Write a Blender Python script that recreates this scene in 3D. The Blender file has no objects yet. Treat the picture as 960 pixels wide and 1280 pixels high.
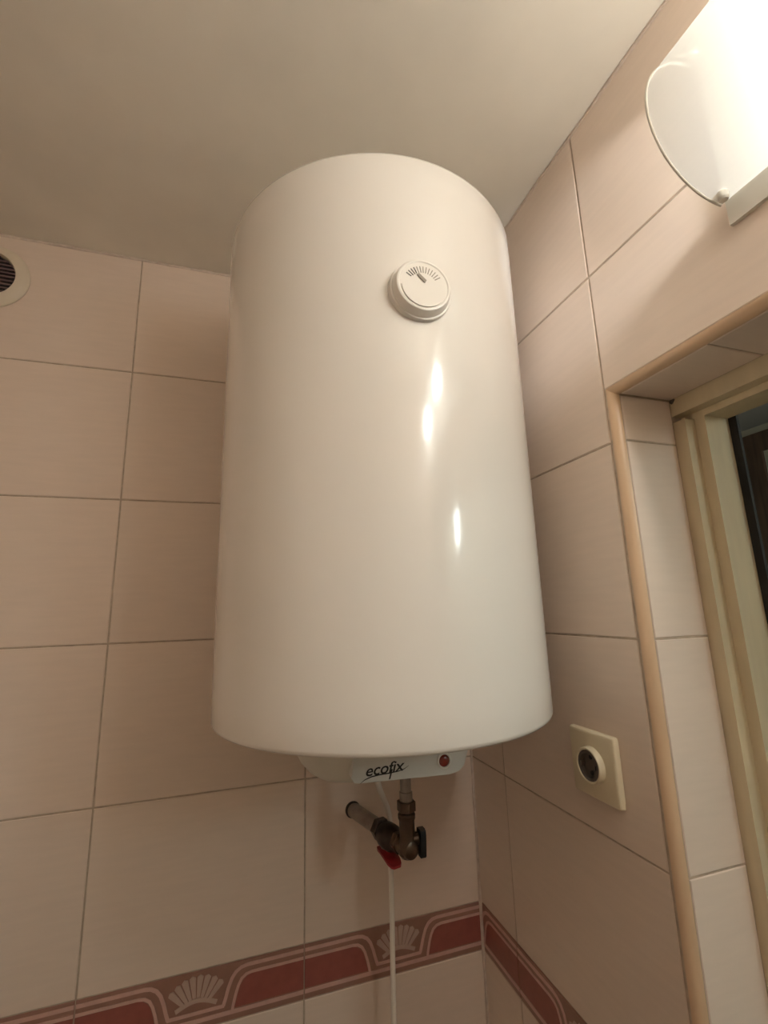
import bpy, bmesh, math, random
from mathutils import Vector, Matrix
random.seed(7)
SC = bpy.context.scene
COL = SC.collection
PI = math.pi

# ------------------------------------------------------------------ camera
CAM = Vector((-0.4665, -0.9132, 1.7461))
YAW, PITCH, ROLL, FPX = 0.31352, 0.20614, -0.02926, 578.5
F = Vector((math.sin(YAW) * math.cos(PITCH), math.cos(YAW) * math.cos(PITCH), math.sin(PITCH)))
R0 = Vector((math.cos(YAW), -math.sin(YAW), 0)); U0 = R0.cross(F)
Rv = math.cos(ROLL) * R0 + math.sin(ROLL) * U0
Uv = -math.sin(ROLL) * R0 + math.cos(ROLL) * U0
cd = bpy.data.cameras.new('camera'); cam = bpy.data.objects.new('camera', cd); COL.objects.link(cam)
cd.sensor_fit = 'VERTICAL'; cd.sensor_height = 36.0; cd.lens = FPX * 36.0 / 1280.0
cd.clip_start = 0.01
cam.matrix_world = Matrix(((Rv.x, Uv.x, -F.x, CAM.x), (Rv.y, Uv.y, -F.y, CAM.y), (Rv.z, Uv.z, -F.z, CAM.z), (0, 0, 0, 1)))
SC.camera = cam

# ------------------------------------------------------------------ world, exposure
w = bpy.data.worlds.new('world'); SC.world = w; w.use_nodes = True
w.node_tree.nodes['Background'].inputs[0].default_value = (0.9, 0.8, 0.65, 1)
w.node_tree.nodes['Background'].inputs[1].default_value = 0.02
vs = SC.view_settings
vs.view_transform = 'Standard'; vs.look = 'None'; vs.gamma = 1.0; vs.exposure = 0.12; vs.use_curve_mapping = False
BULB_WARM = (0.97, 0.99, 1.0); BULB_POWER = 350.0       # radiance of the bulb behind the frosted glass
HALL_COL = (0.86, 1.0, 0.98); HALL_POWER = 25.0         # radiance of the hallway lamp
SC.cycles.use_denoising = True
SC.cycles.max_bounces = 8; SC.cycles.diffuse_bounces = 5; SC.cycles.transparent_max_bounces = 12
SC.cycles.sample_clamp_indirect = 6.0
SC.cycles.use_adaptive_sampling = True; SC.cycles.adaptive_threshold = 0.02; SC.cycles.adaptive_min_samples = 24

# ------------------------------------------------------------------ material helpers
def s2l(c): return tuple((x / 12.92 if x <= .04045 else ((x + .055) / 1.055) ** 2.4) for x in c)
def mat(name, col, rough=0.5, metal=0.0, var=0.0, scale=20.0, stretch=(1, 1, 1), bump=0.0, coat=0.0, spec=0.5, objvar=0.0, col2=None, lo=.35, hi=.65):
    m = bpy.data.materials.new(name); m.use_nodes = True
    nt = m.node_tree; N = nt.nodes; L = nt.links; b = N['Principled BSDF']
    b.inputs['Roughness'].default_value = rough; b.inputs['Metallic'].default_value = metal
    b.inputs['Coat Weight'].default_value = coat; b.inputs['Coat Roughness'].default_value = 0.06
    b.inputs['Specular IOR Level'].default_value = spec
    tc = N.new('ShaderNodeTexCoord'); mp = N.new('ShaderNodeMapping'); mp.inputs['Scale'].default_value = stretch
    L.new(tc.outputs['Object'], mp.inputs[0])
    nz = N.new('ShaderNodeTexNoise'); nz.inputs['Scale'].default_value = scale; nz.inputs['Detail'].default_value = 4
    L.new(mp.outputs[0], nz.inputs['Vector'])
    mr = N.new('ShaderNodeMapRange'); mr.inputs[1].default_value = lo; mr.inputs[2].default_value = hi
    L.new(nz.outputs[0], mr.inputs[0])
    mx = N.new('ShaderNodeMix'); mx.data_type = 'RGBA'
    a = tuple(col); c2 = col2 or tuple(x * (1 - var) for x in col)
    mx.inputs[6].default_value = (*a, 1); mx.inputs[7].default_value = (*c2, 1)
    L.new(mr.outputs[0], mx.inputs[0])
    out = mx.outputs[2]
    if objvar:
        oi = N.new('ShaderNodeObjectInfo'); m2 = N.new('ShaderNodeMapRange')
        m2.inputs[3].default_value = 1 - objvar; m2.inputs[4].default_value = 1 + objvar
        L.new(oi.outputs['Random'], m2.inputs[0])
        hs = N.new('ShaderNodeHueSaturation'); L.new(m2.outputs[0], hs.inputs['Value']); L.new(out, hs.inputs['Color']); out = hs.outputs[0]
    L.new(out, b.inputs['Base Color'])
    if bump:
        bp = N.new('ShaderNodeBump'); bp.inputs['Strength'].default_value = bump; bp.inputs['Distance'].default_value = 0.001
        L.new(nz.outputs[0], bp.inputs['Height']); L.new(bp.outputs[0], b.inputs['Normal'])
    return m
def emit(name, col, strength):
    m = bpy.data.materials.new(name); m.use_nodes = True; nt = m.node_tree
    nt.nodes.clear(); e = nt.nodes.new('ShaderNodeEmission'); o = nt.nodes.new('ShaderNodeOutputMaterial')
    e.inputs[0].default_value = (*col, 1); e.inputs[1].default_value = strength
    nt.links.new(e.outputs[0], o.inputs[0]); return m

M = {}
M['tile'] = mat('glazed_tile', (.80, .67, .57), .30, var=.035, scale=14, stretch=(1, 1, 9), bump=.03, objvar=.03)
M['grout'] = mat('grout', (.56, .45, .35), .9, var=.25, scale=60)
M['ceiling'] = mat('ceiling_paint', (.92, .865, .765), .75, var=.10, scale=4.5, bump=.12)
M['border'] = mat('border_glaze', (.33, .175, .13), .35, var=.12, scale=40)
M['panel'] = mat('border_red', (.31, .095, .075), .35, var=.12, scale=60)
M['line'] = mat('border_pink', (.64, .40, .34), .35, var=.1, scale=60)
M['shell'] = mat('border_shell', (.54, .39, .32), .35, var=.1, scale=60)
M['trim'] = mat('peach_trim', (.68, .48, .31), .32, var=.1, scale=18, stretch=(1, 1, .3))
M['caulk'] = mat('caulk', (.70, .58, .50), .6, var=.2, scale=70)
M['frame'] = mat('cream_paint', (.66, .56, .38), .42, var=.08, scale=12, stretch=(6, 6, .6), bump=.08)
M['black'] = mat('black_rubber', (.012, .011, .012), .6, var=.3, scale=30)
M['hallceil'] = mat('hall_ceiling_paint', (.62, .63, .66), .8, var=.06, scale=6)
M['hallwall'] = mat('hall_wall_paint', (.76, .72, .60), .8, var=.06, scale=6)
M['brown'] = mat('brown_wood', (.20, .125, .09), .5, var=.35, scale=9, stretch=(8, 8, .6))
M['floor'] = mat('floor_tile', (.14, .10, .075), .4, var=.15, scale=9)
M['enamel'] = mat('white_enamel', (.84, .81, .765), .15, var=.012, scale=3, coat=.35, spec=.5)
M['cover'] = mat('white_plastic', (.74, .71, .63), .38, var=.03, scale=20)
M['cover2'] = mat('pale_plastic', (.66, .65, .62), .36, var=.03, scale=20)
M['dial'] = mat('dial_plastic', (.84, .81, .76), .3, var=.02, scale=20)
M['dark'] = mat('dark_print', (.06, .055, .05), .5, var=.2, scale=60)
M['ink'] = mat('black_print', (.012, .012, .012), .45, var=.2, scale=60)
M['needle'] = mat('needle_grey', (.28, .25, .21), .5, var=.1, scale=40)
M['ledred'] = mat('red_lens', (.22, .022, .012), .2, var=.2, scale=40, coat=.5)
M['brass'] = mat('dull_brass', (.14, .10, .072), .34, metal=.85, var=.35, scale=50)
M['steel'] = mat('dull_chrome', (.36, .32, .29), .30, metal=.9, var=.3, scale=40)
M['gunmetal'] = mat('dark_valve_metal', (.07, .055, .048), .38, metal=.7, var=.4, scale=60)
M['redlever'] = mat('red_lever', (.34, .025, .03), .35, var=.15, scale=40, coat=.3)
M['cord'] = mat('white_cord', (.88, .82, .73), .45, var=.05, scale=30)
M['ivory'] = mat('ivory_plastic', (.80, .71, .52), .34, var=.04, scale=20)
M['well'] = mat('dark_socket_well', (.13, .11, .095), .5, var=.2, scale=30)
M['ventwhite'] = mat('vent_plastic', (.72, .63, .50), .42, var=.05, scale=20)
M['slat'] = mat('vent_slat', (.15, .095, .095), .5, var=.3, scale=40)
M['plate'] = mat('lamp_plate', (.64, .60, .52), .4, var=.03, scale=20)
M['bulb'] = emit('bulb_light', BULB_WARM, BULB_POWER * .70); M['bulb2'] = emit('bulb_light_far', BULB_WARM, BULB_POWER * 1.40)
M['halllamp'] = emit('hall_lamp_light', HALL_COL, HALL_POWER)
# frosted glass of the wall lamp: mostly diffusing, part clear
g = bpy.data.materials.new('frosted_glass'); g.use_nodes = True; nt = g.node_tree; nt.nodes.clear()
o = nt.nodes.new('ShaderNodeOutputMaterial'); tl = nt.nodes.new('ShaderNodeBsdfTranslucent'); tp = nt.nodes.new('ShaderNodeBsdfTransparent')
df = nt.nodes.new('ShaderNodeBsdfDiffuse'); gl = nt.nodes.new('ShaderNodeBsdfGlossy')
nzg = nt.nodes.new('ShaderNodeTexNoise'); nzg.inputs['Scale'].default_value = 30
rg = nt.nodes.new('ShaderNodeMapRange'); rg.inputs[3].default_value = .15; rg.inputs[4].default_value = .18
nt.links.new(nzg.outputs[0], rg.inputs[0])
tl.inputs[0].default_value = (.45, .44, .415, 1); tp.inputs[0].default_value = (.9, .87, .8, 1)
df.inputs[0].default_value = (.85, .82, .75, 1); gl.inputs['Roughness'].default_value = .25
m1 = nt.nodes.new('ShaderNodeMixShader'); m2 = nt.nodes.new('ShaderNodeMixShader'); m3 = nt.nodes.new('ShaderNodeMixShader')
m1.inputs[0].default_value = .45
nt.links.new(tl.outputs[0], m1.inputs[1]); nt.links.new(df.outputs[0], m1.inputs[2])
nt.links.new(rg.outputs[0], m2.inputs[0]); nt.links.new(m1.outputs[0], m2.inputs[1]); nt.links.new(tp.outputs[0], m2.inputs[2])
m3.inputs[0].default_value = .04
nt.links.new(m2.outputs[0], m3.inputs[1]); nt.links.new(gl.outputs[0], m3.inputs[2]); nt.links.new(m3.outputs[0], o.inputs[0])
M['glass'] = g

# ------------------------------------------------------------------ mesh helpers
def tag(o, label=None, cat=None, group=None, kind=None):
    if label: o['label'] = label
    if cat: o['category'] = cat
    if group: o['group'] = group
    if kind: o['kind'] = kind
    return o
def empty(name, loc, label=None, cat=None, group=None, kind=None):
    o = bpy.data.objects.new(name, None); COL.objects.link(o); o.location = loc; o.empty_display_size = .05
    return tag(o, label, cat, group, kind)
def obj(name, me, m, parent=None, smooth=False, loc=None, rot=None):
    if isinstance(me, bmesh.types.BMesh):
        bm = me; bmesh.ops.recalc_face_normals(bm, faces=bm.faces); me = bpy.data.meshes.new(name); bm.to_mesh(me); bm.free()
    o = bpy.data.objects.new(name, me); COL.objects.link(o)
    if m and not me.materials: me.materials.append(m)
    if smooth:
        me.polygons.foreach_set('use_smooth', [True] * len(me.polygons))
        if smooth != 'all': me.set_sharp_from_angle(angle=math.radians(smooth if isinstance(smooth, (int, float)) and smooth > 1 else 38))
    if parent:
        o.parent = parent
        if loc is None and parent.type == 'EMPTY' and parent.parent is None:
            o.location = -parent.location       # meshes are written in world coordinates
        elif loc is None and parent.type == 'MESH' and parent.parent is not None:
            pass                                 # parent mesh already shifted; its frame is world-aligned
    if loc is not None: o.location = loc
    if rot is not None: o.rotation_euler = rot
    return o
def box(bm, x0, x1, y0, y1, z0, z1):
    v = [bm.verts.new((x, y, z)) for x in (x0, x1) for y in (y0, y1) for z in (z0, z1)]
    for f in ((0, 1, 3, 2), (4, 6, 7, 5), (0, 4, 5, 1), (2, 3, 7, 6), (0, 2, 6, 4), (1, 5, 7, 3)): bm.faces.new([v[i] for i in f])
    return bm
def nb(): return bmesh.new()
def bbox_obj(name, ext, m, parent=None, bevel=0, seg=2):
    bm = box(nb(), *ext)
    if bevel: bmesh.ops.bevel(bm, geom=bm.edges[:], offset=bevel, segments=seg, profile=.5, affect='EDGES')
    return obj(name, bm, m, parent, smooth=bool(bevel))
def prism(bm, poly, axis, a, b):
    """extrude a 2D polygon along an axis: axis 'x' poly=(y,z), 'y' poly=(x,z), 'z' poly=(x,y); a,b float or function of the point"""
    def P(p, t):
        t = t(p) if callable(t) else t
        return {'x': (t, p[0], p[1]), 'y': (p[0], t, p[1]), 'z': (p[0], p[1], t)}[axis]
    A = [bm.verts.new(P(p, a)) for p in poly]; B = [bm.verts.new(P(p, b)) for p in poly]
    n = len(poly)
    bm.faces.new(A); bm.faces.new(B[::-1])
    for i in range(n): bm.faces.new((A[i], B[i], B[(i + 1) % n], A[(i + 1) % n]))
    return bm
def tube(bm, pts, r, seg=14, cap=True):
    pts = [Vector(p) for p in pts]; rr = r if isinstance(r, (list, tuple)) else [r] * len(pts)
    rings = []; prev = None
    for i, p in enumerate(pts):
        t = (pts[min(i + 1, len(pts) - 1)] - pts[max(i - 1, 0)]).normalized()
        if prev is None:
            ref = Vector((0, 0, 1)) if abs(t.z) < .9 else Vector((1, 0, 0)); u = t.cross(ref).normalized()
        else:
            u = (prev - t * prev.dot(t)).normalized()
        prev = u; v = t.cross(u)
        rings.append([bm.verts.new(p + (u * math.cos(2 * PI * k / seg) + v * math.sin(2 * PI * k / seg)) * rr[i]) for k in range(seg)])
    for a, b in zip(rings, rings[1:]):
        for k in range(seg): bm.faces.new((a[k], a[(k + 1) % seg], b[(k + 1) % seg], b[k]))
    if cap: bm.faces.new(rings[0][::-1]); bm.faces.new(rings[-1])
    return bm
def turned(bm, o, axis, prof, seg=20):
    """surface turned about an axis: prof = [(distance along axis, radius)], capped"""
    o = Vector(o); t = Vector(axis).normalized(); ref = Vector((0, 0, 1)) if abs(t.z) < .9 else Vector((1, 0, 0))
    u = t.cross(ref).normalized(); v = t.cross(u); rings = []
    for d, r in prof:
        if r < 1e-6: rings.append([bm.verts.new(o + t * d)])
        else: rings.append([bm.verts.new(o + t * d + (u * math.cos(2 * PI * k / seg) + v * math.sin(2 * PI * k / seg)) * r) for k in range(seg)])
    for a, b in zip(rings, rings[1:]):
        for k in range(seg):
            k2 = (k + 1) % seg
            if len(a) == 1 and len(b) == 1: continue
            if len(a) == 1: bm.faces.new((a[0], b[k2], b[k]))
            elif len(b) == 1: bm.faces.new((a[k], a[k2], b[0]))
            else: bm.faces.new((a[k], a[k2], b[k2], b[k]))
    if len(rings[0]) > 1: bm.faces.new(rings[0][::-1])
    if len(rings[-1]) > 1: bm.faces.new(rings[-1])
    return bm
def ribbon(bm, pts, wd, d0, d1):
    """a raised strip along a polyline in the (u, v) plane, from depth d0 to d1 (third coordinate)"""
    n = len(pts); L = []; Rr = []
    for i, p in enumerate(pts):
        a = Vector(pts[max(i - 1, 0)]); b = Vector(pts[min(i + 1, n - 1)]); t = (b - a).normalized(); nrm = Vector((-t.y, t.x)) * wd / 2
        L.append(Vector(p) + nrm); Rr.append(Vector(p) - nrm)
    V = [[bm.verts.new((q.x, d, q.y)) for q in side] for side in (L, Rr) for d in (d0, d1)]
    l0, l1, r0, r1 = V
    for i in range(n - 1):
        bm.faces.new((l1[i], r1[i], r1[i + 1], l1[i + 1])); bm.faces.new((l0[i], l1[i], l1[i + 1], l0[i + 1])); bm.faces.new((r0[i], r0[i + 1], r1[i + 1], r1[i]))
        bm.faces.new((l0[i], l0[i + 1], r0[i + 1], r0[i]))
    bm.faces.new((l0[0], r0[0], r1[0], l1[0])); bm.faces.new((l0[-1], l1[-1], r1[-1], r0[-1]))
    return bm

# ------------------------------------------------------------------ room dimensions
CEIL = 2.45; J1 = 2.2014; TH = .25; TW = .3335
BT, BB = 1.1976, 1.1195                     # border strip top and bottom
ROWS = [(J1, CEIL), (J1 - TH, J1), (J1 - 2 * TH, J1 - TH), (J1 - 3 * TH, J1 - 2 * TH), (BT, J1 - 3 * TH)]
LOW = [(BB - TH * (i + 1), BB - TH * i) for i in range(4)] + [(0, BB - 4 * TH)]
XL, YF = -1.01, -1.42                       # left and front wall faces
G = .0026; T = .0014                        # joint width, tile thickness
YO, ZO = -.4575, 2.026                      # doorway edge: where the tiles meet the peach trim
TR = .0105                                  # trim radius
YJ, ZS = YO - TR, ZO - TR                   # reveal (jamb) face, soffit face
YD = -1.30                                  # far side of the doorway
WT = .17                                    # wall thickness

floor = tag(bbox_obj('floor', (XL - .1, 1.3, YF - .8, 1.0, -.1, 0), M['floor']), 'brown tiled floor below the heater', kind='structure')
ceil = tag(bbox_obj('ceiling', (XL - .1, WT, YF - .1, .12, CEIL, CEIL + .08), M['ceiling']), 'off-white painted bathroom ceiling', kind='structure')
wall_back = tag(bbox_obj('wall_back', (XL - .1, WT, T, .12, 0, CEIL), M['grout']), 'tiled wall behind the water heater', kind='structure')
bm = nb()
box(bm, T, WT, YO + .001, T, 0, CEIL)
box(bm, T, WT, YD - .02, YO + .001, ZO + .001, CEIL)
box(bm, T, WT, YF, YD - .02, 0, CEIL)
box(bm, TR + .0005, WT, YJ + T, YO + .001, 0, ZO + .001)
box(bm, TR + .0005, WT, YD - .02, YJ + T, ZS + T, ZO + .001)
wall_right = tag(obj('wall_right', bm, M['grout']), 'tiled wall with the doorway and wall lamp', kind='structure')
wall_left = tag(bbox_obj('wall_left', (XL - .1, XL, YF, T, 0, CEIL), M['tile']), 'tiled wall left of the camera', kind='structure')
wall_front = tag(bbox_obj('wall_front', (XL - .1, WT, YF - .1, YF, 0, CEIL), M['tile']), 'tiled wall behind the camera', kind='structure')

# ------------------------------------------------------------------ tiles, each its own slab
cache = {}
def slab_mesh(wu, wv, t=T, name='tile', m='tile'):
    """tile slab lying in local xz, face at y = -t, back at y = 0, chamfered edge"""
    key = (round(wu, 4), round(wv, 4), round(t, 4), m)
    if key in cache: return cache[key]
    c = .0009; bm = nb(); hu, hv = wu / 2, wv / 2
    rings = [[bm.verts.new((su * (hu - d), y, sv * (hv - d))) for su, sv in ((-1, -1), (1, -1), (1, 1), (-1, 1))] for y, d in ((0, 0), (-t + c, 0), (-t, c))]
    bm.faces.new(rings[0][::-1]); bm.faces.new(rings[2])
    for a, b in zip(rings, rings[1:]):
        for k in range(4): bm.faces.new((a[k], a[(k + 1) % 4], b[(k + 1) % 4], b[k]))
    bmesh.ops.recalc_face_normals(bm, faces=bm.faces)
    me = bpy.data.meshes.new(name); bm.to_mesh(me); bm.free(); me.materials.append(M[m]); cache[key] = me
    return me
def tile_back(x0, x1, z0, z1):
    x0, x1, z0, z1 = x0 + G / 2, x1 - G / 2, z0 + G / 2, z1 - G / 2
    return obj('tile', slab_mesh(x1 - x0, z1 - z0), None, wall_back, loc=((x0 + x1) / 2, T, (z0 + z1) / 2))
def tile_right(ya, yb, z0, z1):            # ya > yb ; face towards -x
    ya, yb, z0, z1 = ya - G / 2, yb + G / 2, z0 + G / 2, z1 - G / 2
    return obj('tile', slab_mesh(ya - yb, z1 - z0), None, wall_right, loc=(T, (ya + yb) / 2, (z0 + z1) / 2), rot=(0, 0, -PI / 2))
cols = [0]
while cols[-1] > XL: cols.append(max(XL, cols[-1] - TW))
for a, b in zip(cols, cols[1:]):
    for z0, z1 in ROWS + LOW: tile_back(b, a, z0, z1 - (.003 if z1 == CEIL else 0))
ycols = [0, -.12]
while ycols[-1] > YF: ycols.append(max(YF, ycols[-1] - TW))
for a, b in zip(ycols, ycols[1:]):
    for z0, z1 in ROWS + LOW:
        zt = z1 - (.003 if z1 == CEIL else 0)
        zz0 = z0
        if a <= YO + .02 and b >= YD - .05 or (a <= YO + .02 and a > YD):     # columns over the doorway
            if z1 <= ZO: 
                if b < YD - .03: tile_right(YD - .02, b, z0, zt)
                continue
            zz0 = max(z0, ZO)
            tile_right(a, b, zz0, zt)
        else:
            tile_right(a, max(b, YO) if a > YO else b, z0, zt)

# reveal (jamb) and soffit tiles inside the doorway
zr = [ZS] + [J1 - TH, J1 - 2 * TH, J1 - 3 * TH, BT, BB - .0, BB - TH, BB - 2 * TH, BB - 3 * TH, BB - 4 * TH, 0]
zr = [ZS, J1 - TH, J1 - 2 * TH, J1 - 3 * TH, BT - .0025, BT - .2525, BT - .5025, BT - .7525, BT - 1.0025, 0]
X0, X1 = TR + .002, .0965
for z1, z0 in zip(zr, zr[1:]):
    # face looks to -y
    obj('tile', slab_mesh(X1 - X0, z1 - z0 - G), None, wall_right, loc=((X0 + X1) / 2, YJ + T, (z0 + z1) / 2))
ys = [YJ, -.590, -.9235, YD - .02]
for a, b in zip(ys, ys[1:]):
    wdt = a - b - G
    obj('tile', slab_mesh(X1 - X0, wdt), None, wall_right, loc=((X0 + X1) / 2, (a + b) / 2, ZS + T), rot=(-PI / 2 + PI, 0, 0))

# ------------------------------------------------------------------ border strip with shell relief
BH = BT - BB
def curve_outer(s): return [(s * .1655, .0315), (s * .075, .0315), (s * .066, .0300), (s * .058, .0255), (s * .052, .018), (s * .047, .006), (s * .0435, -.006), (s * .040, -.0165)]
def curve_inner(s): return [(s * .1655, .0205), (s * .083, .0205), (s * .074, .0190), (s * .067, .0145), (s * .062, .006), (s * .058, -.006), (s * .055, -.018), (s * .0535, -.0275)]
def border_parts():
    """meshes in local (u, depth, v): depth negative = towards the room"""
    parts = []
    d0, d1 = -.0001, -.0011
    for s in (-1, 1):
        parts.append(('raised_line', ribbon(nb(), curve_outer(s), .0052, d0, d1), 'line'))
        parts.append(('raised_line', ribbon(nb(), curve_inner(s), .0042, d0, d1), 'line'))
        ci = curve_inner(s); poly = [(u + s * .003, v - .0022 if i < 4 else v) for i, (u, v) in enumerate(ci)]
        poly = [(s * .1655, ci[0][1] - .003)] + poly[1:-1] + [(ci[-1][0] + s * .003, -.0225), (s * .1655, -.0225)]
        bm = nb(); A = [bm.verts.new((u, d0, v)) for u, v in poly]; B = [bm.verts.new((u, -.0005, v)) for u, v in poly]; n = len(poly)
        bm.faces.new(B)
        for i in range(n): bm.faces.new((A[i], A[(i + 1) % n], B[(i + 1) % n], B[i]))
        parts.append(('red_panel', bm, 'panel'))
    parts.append(('raised_line', ribbon(nb(), [(-.0415, -.0165), (.0415, -.0165)], .0045, d0, d1), 'line'))
    parts.append(('raised_line', ribbon(nb(), [(-.1655, -.0272), (.1655, -.0272)], .0055, d0, d1), 'line'))
    bm = nb()                                # shell fan: nine flutes
    nf = 8
    for k in range(nf):
        a0 = PI * (.5 + .27 - .54 * k / nf); a1 = PI * (.5 + .27 - .54 * (k + .80) / nf); am = (a0 + a1) / 2
        c = Vector((0, -.022)); r0, r1 = .0265, .0545
        q = [c + Vector((math.cos(a0), math.sin(a0) * .98)) * r0, c + Vector((math.cos(a1), math.sin(a1) * .98)) * r0,
             c + Vector((math.cos(a1), math.sin(a1) * .98)) * r1, c + Vector((math.cos(am), math.sin(am) * .98)) * (r1 + .0025), c + Vector((math.cos(a0), math.sin(a0) * .98)) * r1]
        A = [bm.verts.new((p.x, d0, p.y)) for p in q]; B = [bm.verts.new((p.x, d1 - .0004, p.y)) for p in q]
        bm.faces.new(B)
        for i in range(5): bm.faces.new((A[i], A[(i + 1) % 5], B[(i + 1) % 5], B[i]))
    ribbon(bm, [(-.030 + .060 * i / 10, -.0085 + .0085 * math.sin(PI * i / 10)) for i in range(11)], .0060, d0, d1)
    parts.append(('shell_relief', bm, 'shell'))
    return parts
BP = []
for nme, bm, mm in border_parts():
    bmesh.ops.recalc_face_normals(bm, faces=bm.faces)
    me = bpy.data.meshes.new(nme); bm.to_mesh(me); bm.free(); me.materials.append(M[mm]); BP.append((nme, me))
def clip_mesh(me, u0, u1):
    bm = nb(); bm.from_mesh(me)
    for co, no in (((u0, 0, 0), (-1, 0, 0)), ((u1, 0, 0), (1, 0, 0))):
        bmesh.ops.bisect_plane(bm, geom=bm.verts[:] + bm.edges[:] + bm.faces[:], plane_co=co, plane_no=no, clear_outer=True)
    if not bm.verts: bm.free(); return None
    m2 = bpy.data.meshes.new(me.name); bm.to_mesh(m2); bm.free()
    if not m2.materials: m2.materials.append(me.materials[0])
    return m2
def border_tile(wall, place, c, u0, u1):
    """place(u) -> location, rotation ; c = centre of the full printed tile, visible from u0 to u1"""
    wdt = u1 - u0 - .0012
    loc, rot = place(c + (u0 + u1) / 2)
    t = obj('border_tile', slab_mesh(wdt, BH - .001, T, 'border_tile', 'border'), None, wall, loc=loc, rot=rot)
    full = (u1 - u0) > TW - .002
    for nme, me in BP:
        m2 = me if full else clip_mesh(me, u0 + .0008, u1 - .0008)
        if m2 is None or not m2.polygons: continue
        obj(nme, m2, None, t, loc=(-(u0 + u1) / 2, -T, 0))
ZB = (BT + BB) / 2
for i, (a, b) in enumerate(zip(cols, cols[1:])):
    cx = a - TW / 2
    border_tile(wall_back, lambda u: ((u, T, ZB), (0, 0, 0)), cx, b - cx, a - cx)
for a, b in zip(ycols, ycols[1:]):
    if a < YD: continue
    if a <= YO: continue
    b2 = max(b, YO)
    cy = (-.12 - TW / 2) if a <= -.11 else (-.12 + TW / 2)
    # local u runs along -y on this wall
    border_tile(wall_right, lambda u: ((T, -u, ZB), (0, 0, -PI / 2)), -cy, -a + cy, -b2 + cy)

# ------------------------------------------------------------------ peach quarter-round trim of the doorway, caulk under the ceiling
arc = [(TR - TR * math.cos(a), TR * math.sin(a)) for a in [i * PI / 2 / 10 for i in range(11)]]   # (x, inset)
prof = [(TR, 0.0)] + [(0.0 - .0006 + x * 1.03, d) for x, d in arc]
bm = prism(nb(), [(x, YO - d) for x, d in prof], 'z', 0.0, lambda p: ZO + (p[1] - YO))
tag(obj('trim_1', bm, M['trim'], smooth=30), 'peach rounded edge trim up the side of the doorway', kind='structure')
bm = prism(nb(), [(x, ZO - d) for x, d in prof], 'y', lambda p: YO - (ZO - p[1]), YD - .02)
tag(obj('trim_2', bm, M['trim'], smooth=30), 'peach rounded edge trim along the top of the doorway', kind='structure')
def caulk(name, pts, label):
    bm = nb(); pp = []
    for i in range(60):
        t = i / 59; a, b = Vector(pts[0]), Vector(pts[1]); p = a.lerp(b, t); p.z += random.uniform(-.0007, .0004); pp.append(p)
    tube(bm, pp, [.0032 + random.uniform(-.0007, .0007) for _ in pp], 8)
    tag(obj(name, bm, M['caulk'], smooth='all'), label, kind='structure')
caulk('trim_3', ((XL, .001, CEIL - .0022), (-.003, .001, CEIL - .0022)), 'uneven sealant line between back wall and ceiling')
caulk('trim_4', ((.001, -.003, CEIL - .0022), (.001, YF, CEIL - .0022)), 'uneven sealant line between doorway wall and ceiling')
caulk('trim_5', ((-.001, -.001, .0), (-.001, -.001, CEIL - .004)), 'sealant line in the corner of the tiled walls')

# ------------------------------------------------------------------ door frame in the opening
door = empty('door_1', (.098, YJ, 0), 'cream painted stepped door frame inside the tiled doorway', kind='structure')
fx = [.098, .1155, .1582, WT + .002]; fy = [YJ + .006, -.4845, -.4985]
jp = [(fx[0], YJ + T + .0005), (fx[0], fy[1]), (fx[1], fy[1]), (fx[1], fy[2]), (fx[2], fy[2]), (fx[2], YJ + T + .0005)]
# YJ+T is the wall edge; the jamb fills towards the doorway only
def bev(bm, off=.0012):
    bmesh.ops.bevel(bm, geom=[e for e in bm.edges if e.calc_face_angle(0) > .5], offset=off, segments=2, profile=.5, affect='EDGES'); return bm
zs1, zs2 = 1.9926, 1.9835
hp = [(fx[0], ZS + T - .0005), (fx[0], zs1), (fx[1], zs1), (fx[1], zs2), (fx[2], zs2), (fx[2], ZS + T - .0005)]
obj('frame_jamb', bev(prism(nb(), jp, 'z', 0, zs2 + .0)), M['frame'], door, smooth=True)
obj('frame_head', bev(prism(nb(), hp, 'y', YJ + T + .0005, YD - .02)), M['frame'], door, smooth=True)
obj('frame_jamb', bev(prism(nb(), [(x, 2 * (YD + .02) - .04 - (y - YJ) + (YJ - YJ) + 0 * x) if False else (x, YD - .02 + (YJ + T + .0005 - y)) for x, y in jp], 'z', 0, zs2)), M['frame'], door, smooth=True)
s = obj('door_seal', box(nb(), fx[2] + .0005, fx[2] + .005, -.5085, -.4960, 0, zs2 + .004), M['black'], door); s['label'] = 'black strip along the door frame'
obj('screw_hole', turned(nb(), (.0975, YJ - .004, ZS - .002), (-.7, -.5, -.5), [(0, .004), (.0006, .004), (.001, .0028)], 12), M['well'], door, smooth=True)

# ------------------------------------------------------------------ hallway beyond the doorway
tag(bbox_obj('wall_hallway', (1.2, 1.3, YF - .8, 1.0, 0, 2.40), M['hallwall']), 'pale hallway wall seen through the doorway', kind='structure')
tag(bbox_obj('wall_hallway_end', (WT, 1.2, .9, 1.0, 0, 2.40), M['hallwall']), 'pale end wall of the hallway', kind='structure')
tag(bbox_obj('wall_hallway_near_end', (WT, 1.2, YF - .8, YF - .7, 0, 2.40), M['hallwall']), 'pale wall at the near end of the hallway', kind='structure')
bm = nb(); box(bm, WT + .0, WT + .02, .12, .9, 0, 2.40); box(bm, WT + .0, WT + .02, YF - .7, YF - .1, 0, 2.40)
tag(obj('wall_hallway_side', bm, M['hallwall']), 'pale hallway wall beside the bathroom', kind='structure')
tag(bbox_obj('ceiling_hallway', (WT, 1.3, YF - .8, 1.0, 2.315, 2.40), M['hallceil']), 'blue-grey hallway ceiling seen through the doorway', kind='structure')
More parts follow.
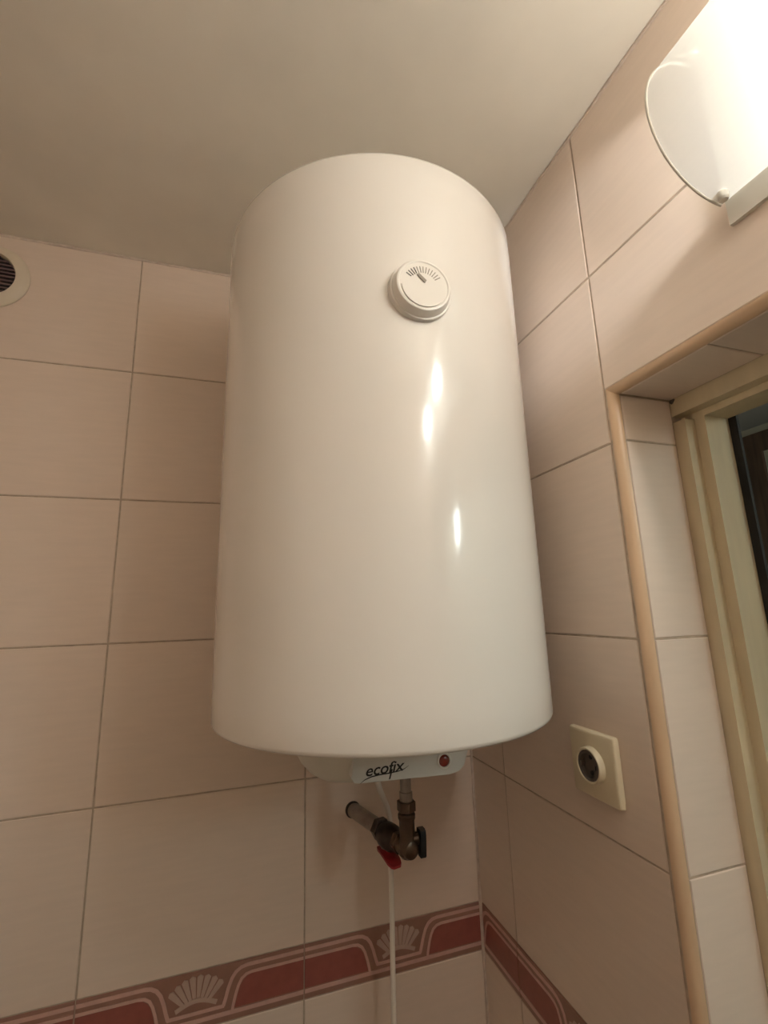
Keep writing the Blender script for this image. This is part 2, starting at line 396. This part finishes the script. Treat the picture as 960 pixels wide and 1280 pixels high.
d2 = empty('door_2', (1.19, -.3, 0), 'dark brown door casing around a pale door in the hallway', kind='structure')
obj('casing', bev(box(nb(), 1.172, 1.2, .090, .155, 0, 2.285), .003), M['brown'], d2, smooth=True)
obj('casing', bev(box(nb(), 1.172, 1.2, -.86, -.795, 0, 2.285), .003), M['brown'], d2, smooth=True)
obj('casing', bev(box(nb(), 1.172, 1.2, -.795, .090, 2.22, 2.285), .003), M['brown'], d2, smooth=True)
obj('leaf', bev(box(nb(), 1.182, 1.2, -.795, .090, .005, 2.22), .002), M['hallwall'], d2, smooth=True)
hl = empty('hall_ceiling_lamp', (.69, -1.745, 2.315), 'pale cylindrical lamp under the hallway ceiling', 'lamp')
obj('mount', turned(nb(), (.69, -1.745, 2.315), (0, 0, -1), [(0, .07), (.02, .07), (.03, .055), (.085, .02), (.09, .02)], 24), M['plate'], hl, smooth=True)
obj('lamp_shade', turned(nb(), (.69, -1.745, 2.225), (0, 0, -1), [(0, .02), (.008, .045), (.02, .055), (.19, .055), (.205, .045), (.212, .02), (.213, 0)], 24), M['halllamp'], hl, smooth=True)

# ------------------------------------------------------------------ water heater
HX, HY, HR, HT, HB = -.262, -.249, .2275, 2.300, 1.609
heater = empty('water_heater', (HX, HY, HB), 'large white cylindrical electric water heater hanging on the tiled corner wall', 'water heater')
pr = [(HB + .012, 0), (HB + .012, HR - .012), (HB + .010, HR - .010), (HB + .001, HR - .009), (HB, HR - .0065), (HB + .0006, HR - .0032), (HB + .003, HR - .0008), (HB + .006, HR)]
n = 24
for i in range(1, n): pr.append((HB + .006 + (HT - HB - .012) * i / n, HR))
pr += [(HT - .006, HR), (HT - .002, HR - .0012), (HT, HR - .004), (HT + .0008, HR - .012), (HT + .002, HR - .06), (HT + .003, HR - .14), (HT + .0033, 0)]
obj('tank_body', turned(nb(), (HX, HY, 0), (0, 0, 1), pr, 128), M['enamel'], heater, smooth=40)
br = nb(); box(br, HX - .16, HX + .16, -.034, -.0005, 2.16, 2.20); box(br, HX - .12, HX - .08, -.034, -.0005, 2.12, 2.24); box(br, HX + .08, HX + .12, -.034, -.0005, 2.12, 2.24)
b_ = obj('wall_bracket', br, M['steel'], heater); b_['label'] = 'grey steel bracket behind the tank'

# thermometer dial on the front
DC = Vector((-.2735, 0, 2.104)); dx = DC.x - HX; DC.y = HY - math.sqrt(HR ** 2 - dx ** 2)
ang = math.atan2(dx, HR)               # small turn of the surface there
dn = Vector((dx, DC.y - HY, 0)).normalized(); du = Vector((0, 0, 1)).cross(dn).normalized() * -1; du = Vector((-dn.y, dn.x, 0)); dv = Vector((0, 0, 1))
def dial_pt(u, v, d): return DC + du * u + dv * v + dn * d
DR = .0362
dial = obj('thermometer_dial', turned(nb(), DC - dn * .004, dn, [(0, DR + .0012), (.0078, DR + .0012), (.0088, DR + .0006), (.0090, DR - .0012), (.0170, DR - .0030), (.0188, DR - .0042), (.0194, DR - .0058), (.0192, DR - .0068), (.0187, DR - .0074), (.0187, 0)], 64), M['dial'], heater, smooth=35)
dial['label'] = 'round white thermometer dial with tick marks'
FD = .0147 + .00015                    # face depth above the tank
for k in range(13):                    # scale ticks
    a = math.radians(146 - 112 * k / 12); r0, r1 = .0165, .0245
    bm = nb(); ux, uz = math.cos(a), math.sin(a); px, pz = -uz * .00052, ux * .00052
    q = [(ux * r0 + px, uz * r0 + pz), (ux * r0 - px, uz * r0 - pz), (ux * r1 - px, uz * r1 - pz), (ux * r1 + px, uz * r1 + pz)]
    A = [bm.verts.new(dial_pt(u, v - .001, FD)) for u, v in q]; B = [bm.verts.new(dial_pt(u, v - .001, FD + .0003)) for u, v in q]
    bm.faces.new(B); bm.faces.new(A[::-1])
    for i in range(4): bm.faces.new((A[i], A[(i + 1) % 4], B[(i + 1) % 4], B[i]))
    obj('tick_mark', bm, M['dark'] if k < 4 else M['needle'], dial)
# lower half mask of the dial and the needle
hp_ = [(-.0262, -.002)] + [(.0268 * math.cos(a), .0268 * math.sin(a) - .0015) for a in [PI * (1.02 + .98 * i / 24) for i in range(25)]] + [(.020, .004), (.010, .0085), (0, .0105), (-.012, .0095), (-.020, .005)]
bm = nb(); A = [bm.verts.new(dial_pt(u, v, FD)) for u, v in hp_]; B = [bm.verts.new(dial_pt(u, v, FD + .0014)) for u, v in hp_]; n = len(hp_)
bm.faces.new(B); bm.faces.new(A[::-1])
for i in range(n): bm.faces.new((A[i], A[(i + 1) % n], B[(i + 1) % n], B[i]))
obj('dial_mask', bm, M['dial'], dial)
bm = nb(); q = [(-.0085, .0105), (-.0062, .0126), (.0026, .0042), (.0010, .0014), (-.0010, .0024)]
A = [bm.verts.new(dial_pt(u, v, FD + .0016)) for u, v in q]; B = [bm.verts.new(dial_pt(u, v, FD + .0028)) for u, v in q]
bm.faces.new(B); bm.faces.new(A[::-1])
for i in range(5): bm.faces.new((A[i], A[(i + 1) % 5], B[(i + 1) % 5], B[i]))
obj('needle', bm, M['needle'], dial)

# plastic cover under the tank
CXc, CYc = -.268, -.255
def sup(t, hw, hd, e=3.4):
    c, s_ = math.cos(t), math.sin(t)
    return (CXc + hw * math.copysign(abs(c) ** (2 / e), c), CYc + hd * math.copysign(abs(s_) ** (2 / e), s_))
bm = nb(); rings = []
for z, hw, hd in ((1.622, .124, .078), (1.59, .122, .0765), (1.573, .118, .0745), (1.559, .111, .071), (1.548, .101, .066), (1.541, .090, .060), (1.5375, .075, .051), (1.5365, .05, .035)):
    rings.append([bm.verts.new((*sup(2 * PI * k / 72 + .001, hw, hd), z)) for k in range(72)])
for a, b in zip(rings, rings[1:]):
    for k in range(72): bm.faces.new((a[k], a[(k + 1) % 72], b[(k + 1) % 72], b[k]))
bm.faces.new(rings[-1]); bm.faces.new(rings[0][::-1])
cover = obj('bottom_cover', bm, M['cover'], heater, smooth=60); cover['label'] = 'white plastic cover under the tank with name and lamp'
FY = -.334                              # face of the flat front panel
fp = [(-.3175, 1.612), (-.3285, 1.5535), (-.325, 1.5475), (-.318, 1.5463), (-.203, 1.5418), (-.190, 1.5440), (-.182, 1.5505), (-.176, 1.566), (-.1735, 1.612)]
bm = prism(nb(), fp, 'y', FY, FY + .016); bev(bm, .0015)
panel = obj('front_panel', bm, M['cover2'], cover, smooth=True)
# lettering
def text_mesh(body, size, name, shear=.28, off=.0):
    cu = bpy.data.curves.new(name, 'FONT'); cu.body = body; cu.size = size; cu.shear = shear; cu.offset = off; cu.extrude = .0002; cu.resolution_u = 3
    cu.space_character = .98
    t = bpy.data.objects.new(name, cu); COL.objects.link(t); bpy.context.view_layer.update()
    me = bpy.data.meshes.new_from_object(t.evaluated_get(bpy.context.evaluated_depsgraph_get())); bpy.data.objects.remove(t); bpy.data.curves.remove(cu)
    me.name = name; return me
me = text_mesh('ecofix', .0205, 'lettering', off=.00018)
xs = [v.co.x for v in me.vertices]; wx = max(xs) - min(xs); x0 = min(xs)
tilt = math.radians(1.5)
for v in me.vertices:
    u = (v.co.x - x0) * (.0490 / wx); vv = v.co.y
    if v.co.y > 0.0118: vv = .0118 + (v.co.y - .0118) * .75
    v.co = Vector((-.3105 + u * math.cos(tilt) - vv * math.sin(tilt), FY - .0003 - v.co.z, 1.5528 + vv * .86 + u * math.sin(tilt)))
obj('lettering', me, M['ink'], cover).location = (0, 0, 0)
bm = nb()                               # swoosh under the word and the long tail of its f
sw = [(-.318, 1.5461), (-.312, 1.5496), (-.304, 1.5518), (-.294, 1.5528), (-.282, 1.5530), (-.270, 1.5538), (-.262, 1.5556), (-.2565, 1.5586)]
for (a, b), (wa, wb) in zip(zip(sw, sw[1:]), [(.0003, .0010), (.0010, .0013), (.0013, .0014), (.0014, .0013), (.0013, .0011), (.0011, .0008), (.0008, .0002)]):
    q = [(a[0], a[1] - wa / 2), (b[0], b[1] - wb / 2), (b[0], b[1] + wb / 2), (a[0], a[1] + wa / 2)]
    A = [bm.verts.new((x, FY - .0001, z)) for x, z in q]; B = [bm.verts.new((x, FY - .0004, z)) for x, z in q]
    bm.faces.new(B)
    for i in range(4): bm.faces.new((A[i], A[(i + 1) % 4], B[(i + 1) % 4], B[i]))
q = [(-.2826, 1.5462), (-.2806, 1.5466), (-.2772, 1.5570), (-.2792, 1.5570)]
A = [bm.verts.new((x, FY - .0001, z)) for x, z in q]; B = [bm.verts.new((x, FY - .00042, z)) for x, z in q]; bm.faces.new(B)
for i in range(4): bm.faces.new((A[i], A[(i + 1) % 4], B[(i + 1) % 4], B[i]))
obj('swoosh', bm, M['ink'], cover).location = (0, 0, 0)
LC = (-.2095, FY + .001, 1.5585)
obj('indicator_ring', turned(nb(), LC, (0, -1, 0), [(0, .0095), (.0022, .0095), (.003, .0088), (.003, .0075), (.001, .0072)], 28), M['dial'], cover, smooth=True)
i_ = obj('indicator_light', turned(nb(), LC, (0, -1, 0), [(0, .0072), (.002, .0070), (.0034, .0055), (.0042, .003), (.0045, 0)], 24), M['ledred'], cover, smooth='all'); i_['label'] = 'dark red indicator lamp'

# ------------------------------------------------------------------ water connection under the heater
Wp = Vector((-.247, .0, 1.390)); Tp = Vector((-.2035, -.170, 1.392)); ax = (Tp - Wp).normalized(); LN = (Tp - Wp).length
vp = empty('water_pipe_and_valve', Wp, 'dull metal water pipe and valve with red and black levers under the heater', 'valve')
obj('wall_flange', turned(nb(), Wp + Vector((0, -.0003, 0)), (0, -1, 0), [(0, .0140), (.002, .0140), (.004, .0132), (.005, .0122)], 28), M['gunmetal'], vp, smooth=True)
obj('wall_pipe', turned(nb(), Wp + ax * .003, ax, [(0, .0122), (LN * .56, .0122)], 20), M['steel'], vp, smooth=True)
hexa = nb(); turned(hexa, Wp + ax * (LN * .52), ax, [(0, .0155), (.001, .0172), (.012, .0172), (.013, .0155)], 6)
obj('union_nut', hexa, M['gunmetal'], vp)
obj('ball_valve_body', turned(nb(), Wp + ax * (LN * .585) + Vector((0, 0, -.002)), ax, [(0, .0125), (.004, .015), (.012, .0188), (.022, .0192), (.032, .0188), (.040, .015), (.046, .013), (.050, .013)], 20), M['gunmetal'], vp, smooth=30)
hexa = nb(); turned(hexa, Wp + ax * (LN * .84), ax, [(0, .0140), (.001, .0158), (.011, .0158), (.012, .0140)], 6)
obj('union_nut', hexa, M['brass'], vp)
st = Wp + ax * (LN * .565 + .010) + Vector((0, 0, -.002))
obj('valve_stem', turned(nb(), st, (0, 0, -1), [(0, .006), (.022, .006), (.023, .0045), (.026, .0045)], 14), M['steel'], vp, smooth=True)
lv = nb(); c0 = st + Vector((0, 0, -.0235)); side = ax.cross(Vector((0, 0, 1))).normalized()
path = [(-.012, 0, .0080), (-.006, 0, .0110), (.004, .0, .0125), (.014, -.003, .0125), (.026, -.008, .0120), (.033, -.011, .0095), (.036, -.012, .006)]
rows_ = []
for s_, dz, hw in path:
    p = c0 + ax * s_ + Vector((0, 0, dz))
    rows_.append([lv.verts.new(p + side * hw + Vector((0, 0, .0018))), lv.verts.new(p - side * hw + Vector((0, 0, .0018))), lv.verts.new(p - side * hw - Vector((0, 0, .0018))), lv.verts.new(p + side * hw - Vector((0, 0, .0018)))])
for a, b in zip(rows_, rows_[1:]):
    for k in range(4): lv.faces.new((a[k], a[(k + 1) % 4], b[(k + 1) % 4], b[k]))
lv.faces.new(rows_[0]); lv.faces.new(rows_[-1][::-1])
bev(lv, .001)
l_ = obj('red_lever', lv, M['redlever'], vp, smooth=True); l_['label'] = 'red lever of the stop valve'
obj('tee_fitting', turned(nb(), Tp - ax * .018, ax, [(0, .0110), (.004, .0135), (.026, .0135), (.030, .012), (.032, .008)], 20), M['brass'], vp, smooth=30)
obj('safety_valve_body', turned(nb(), Tp + Vector((0, 0, -.012)), (0, 0, 1), [(0, .0105), (.004, .0135), (.020, .0135), (.024, .0118), (.050, .0118), (.053, .0135), (.058, .0135), (.060, .012)], 22), M['brass'], vp, smooth=30)
hexa = nb(); turned(hexa, Tp + Vector((0, 0, .050)), (0, 0, 1), [(0, .0128), (.001, .0145), (.014, .0145), (.015, .0128)], 6)
obj('union_nut', hexa, M['brass'], vp)
obj('inlet_nipple', turned(nb(), Tp + Vector((0, 0, .065)), (0, 0, 1), [(0, .0100), (.012, .0100), (.013, .0085), (HB + .010 - Tp.z - .065, .0085)], 20), M['steel'], vp, smooth=30)
arm0 = Tp + Vector((.008, -.002, .012))
obj('lever_arm', turned(nb(), arm0, (1, -.15, 0), [(0, .0085), (.008, .0085), (.010, .0060), (.012, .0060)], 16), M['brass'], vp, smooth=30)
bl = nb(); c1 = arm0 + Vector((.013, -.003, .002))
bx_ = [(.012, .0045), (.010, .0080), (.004, .0095), (-.006, .0088), (-.015, .0082), (-.024, .0074), (-.027, .005)]
rows_ = []
for dz, hw in bx_:
    p = c1 + Vector((0, 0, dz))
    rows_.append([bl.verts.new(p + Vector((sx * .0042, sy * hw, 0))) for sx, sy in ((-1, -1), (1, -1), (1, 1), (-1, 1))])
for a, b in zip(rows_, rows_[1:]):
    for k in range(4): bl.faces.new((a[k], a[(k + 1) % 4], b[(k + 1) % 4], b[k]))
bl.faces.new(rows_[0]); bl.faces.new(rows_[-1][::-1]); bev(bl, .0015)
k_ = obj('black_lever', bl, M['black'], vp, smooth=True); k_['label'] = 'black lever of the safety valve'

# second nipple: hot outlet, close to the tank on the left behind the cover
# power cord
cp = [(-.262, -.205, 1.540), (-.2595, -.20, 1.512), (-.2544, -.19, 1.4925), (-.228, -.128, 1.450), (-.196, -.070, 1.400), (-.200, -.071, 1.345), (-.199, -.070, 1.28), (-.2005, -.070, 1.20), (-.202, -.070, 1.10), (-.203, -.07, .8), (-.204, -.065, .4), (-.205, -.06, .1), (-.205, -.055, .01)]
cu = bpy.data.curves.new('cordpath', 'CURVE'); cu.dimensions = '3D'; sp = cu.splines.new('NURBS'); sp.points.add(len(cp) - 1)
for p, c in zip(sp.points, cp): p.co = (*c, 1)
sp.use_endpoint_u = True; sp.order_u = 4; sp.resolution_u = 6; cu.bevel_depth = .0043; cu.bevel_resolution = 3; cu.use_fill_caps = True
t = bpy.data.objects.new('t', cu); COL.objects.link(t); bpy.context.view_layer.update()
me = bpy.data.meshes.new_from_object(t.evaluated_get(bpy.context.evaluated_depsgraph_get())); bpy.data.objects.remove(t); bpy.data.curves.remove(cu); me.name = 'power_cord'
tag(obj('power_cord', me, M['cord'], smooth='all'), 'thin white cord hanging straight down from under the heater', 'cord')

# ------------------------------------------------------------------ socket on the right wall
SY, SZ = -.3645, 1.5385; SH = .0415
so = empty('wall_socket', (0, SY, SZ), 'cream round wall socket on the tiles beside the doorway trim', 'socket')
bm = nb(); rings = []
for x, h in ((-.0002, SH - .004), (-.0040, SH - .003), (-.0045, SH), (-.0100, SH - .0008), (-.0112, SH - .0018), (-.0118, SH - .0036)):
    pts = []; r = .0032
    for cxs, cys, a0 in ((1, 1, 0), (-1, 1, 90), (-1, -1, 180), (1, -1, 270)):
        for k in range(5):
            a = math.radians(a0 + 22.5 * k); pts.append((cxs * (h - r) + r * math.cos(a), cys * (h - r) + r * math.sin(a)))
    rings.append([bm.verts.new((x, SY + a, SZ + b)) for a, b in pts])
for a, b in zip(rings, rings[1:]):
    for k in range(len(a)): bm.faces.new((a[k], a[(k + 1) % len(a)], b[(k + 1) % len(a)], b[k]))
bm.faces.new(rings[0][::-1]); bm.faces.new(rings[-1])
obj('cover_plate', bm, M['ivory'], so, smooth=25)
collar = obj('socket_collar', turned(nb(), (-.0112, SY, SZ), (-1, 0, 0), [(0, .0228), (.003, .0222), (.0075, .0218), (.0088, .0210), (.0088, .0196), (.0080, .0189), (.0020, .0184), (.0012, 0)], 48), M['ivory'], so, smooth=35)
obj('socket_well', turned(nb(), (-.0126, SY, SZ), (-1, 0, 0), [(0, .0180), (.0066, .0184), (.0066, .0150), (.0012, .0140), (.0010, 0)], 40), M['well'], so, smooth=35)
for dz in (-.0095, .0095):
    obj('pin_hole', turned(nb(), (-.0136, SY, SZ + dz), (-1, 0, 0), [(0, .0029), (.0008, .0029), (.0010, .0022)], 14), M['black'], so, smooth=True)
for sy in (-1, 1):
    e_ = nb(); box(e_, -.0200, -.0136, SY + sy * .0125 - .0007, SY + sy * .0125 + .0007, SZ - .0028, SZ + .0028); obj('earth_clip', e_, M['steel'], so)

# ------------------------------------------------------------------ round vent on the back wall
VC = Vector((-.912, 0, 2.358))
vt = empty('wall_vent', VC, 'round cream air vent with dark slats near the ceiling', 'vent')
obj('vent_ring', turned(nb(), VC + Vector((0, -.0002, 0)), (0, -1, 0), [(0, .064), (.003, .0645), (.006, .0625), (.010, .056), (.0125, .049), (.0125, .0455), (.010, .0440), (.0012, .0432), (.0008, 0)], 64), M['ventwhite'], vt, smooth=30)
obj('vent_hole', turned(nb(), VC + Vector((0, -.0012, 0)), (0, -1, 0), [(0, .0428), (.0008, .0428), (.0009, 0)], 48), M['black'], vt)
for k in range(11):
    dz = -.0385 + .0077 * k; hw = math.sqrt(max(.0436 ** 2 - (abs(dz) + .002) ** 2, 1e-6))
    bm = nb(); poly = [(-.0045, dz - .0013), (-.0075, dz - .0015), (-.0075, dz + .0015), (-.0045, dz + .0013)]
    prism(bm, [(VC.y + a, VC.z + b) for a, b in poly], 'x', VC.x - hw, VC.x + hw)
    obj('slat', bm, M['slat'], vt)

# ------------------------------------------------------------------ wall lamp over the doorway
LY0, LY1 = -.640, -1.300; LZ, LA, LB = 2.231, .0800, .090
lamp = empty('wall_lamp', (0, (LY0 + LY1) / 2, LZ), 'wall lamp with curved frosted glass above the doorway, lit', 'lamp')
obj('base_plate', bev(box(nb(), -.0050, -.0004, LY1 + .004, LY0 - .004, LZ - .118, LZ + .096), .0015), M['plate'], lamp, smooth=True)
def lprof(n=36, off=0.0):
    return [((-(LA - off) * math.sin(PI * i / n)) - .0052, LZ + (LB - off) * math.cos(PI * i / n)) for i in range(n + 1)]
bm = nb(); outer, inner = lprof(), lprof(off=.003)
ysl = [LY0 + (LY1 - LY0) * i / 12 for i in range(13)]
VO = [[bm.verts.new((x, y, z)) for x, z in outer] for y in ysl]
for a, b in zip(VO, VO[1:]):
    for k in range(len(outer) - 1): bm.faces.new((a[k], a[k + 1], b[k + 1], b[k]))
shade = obj('glass_shade', bm, M['glass'], lamp, smooth='all'); shade['label'] = 'curved frosted glass sheet'
sm = shade.modifiers.new('thick', 'SOLIDIFY'); sm.thickness = .0002; sm.offset = 0
shade.modifiers.remove(sm)
for y in (LY0, LY1):
    obj('glass_edge', tube(nb(), [(x, y, z) for x, z in lprof()], .0014, 8), M['plate'], shade, smooth='all')
for y in (LY0 - .010, LY1 + .010):
    for z, s_ in ((LZ - LB + .001, -1), (LZ + LB - .001, 1)):
        obj('clip_knob', turned(nb(), (-.0165, y, z), (0, 0, s_), [(-.003, .004), (0, .0052), (.006, .0052), (.008, .004)], 16), M['plate'], lamp, smooth=30)
for yb in (-.945, -1.195):                # two bulbs side by side behind the glass
    obj('bulb_holder', turned(nb(), (-.042, yb - .052, LZ), (0, 1, 0), [(0, .016), (.05, .016), (.052, .014)], 18), M['plate'], lamp, smooth=30)
    bm = nb(); box(bm, -.045, -.011, yb - .042, yb - .022, LZ - .008, LZ + .008); obj('bulb_bracket', bm, M['plate'], lamp)
    obj('bulb', turned(nb(), (-.042, yb, LZ), (0, 1, 0), [(0, .012), (.02, .018), (.045, .0285), (.065, .0300), (.082, .026), (.093, .016), (.097, 0)], 20), M['bulb'] if yb > -1.1 else M['bulb2'], lamp, smooth='all')
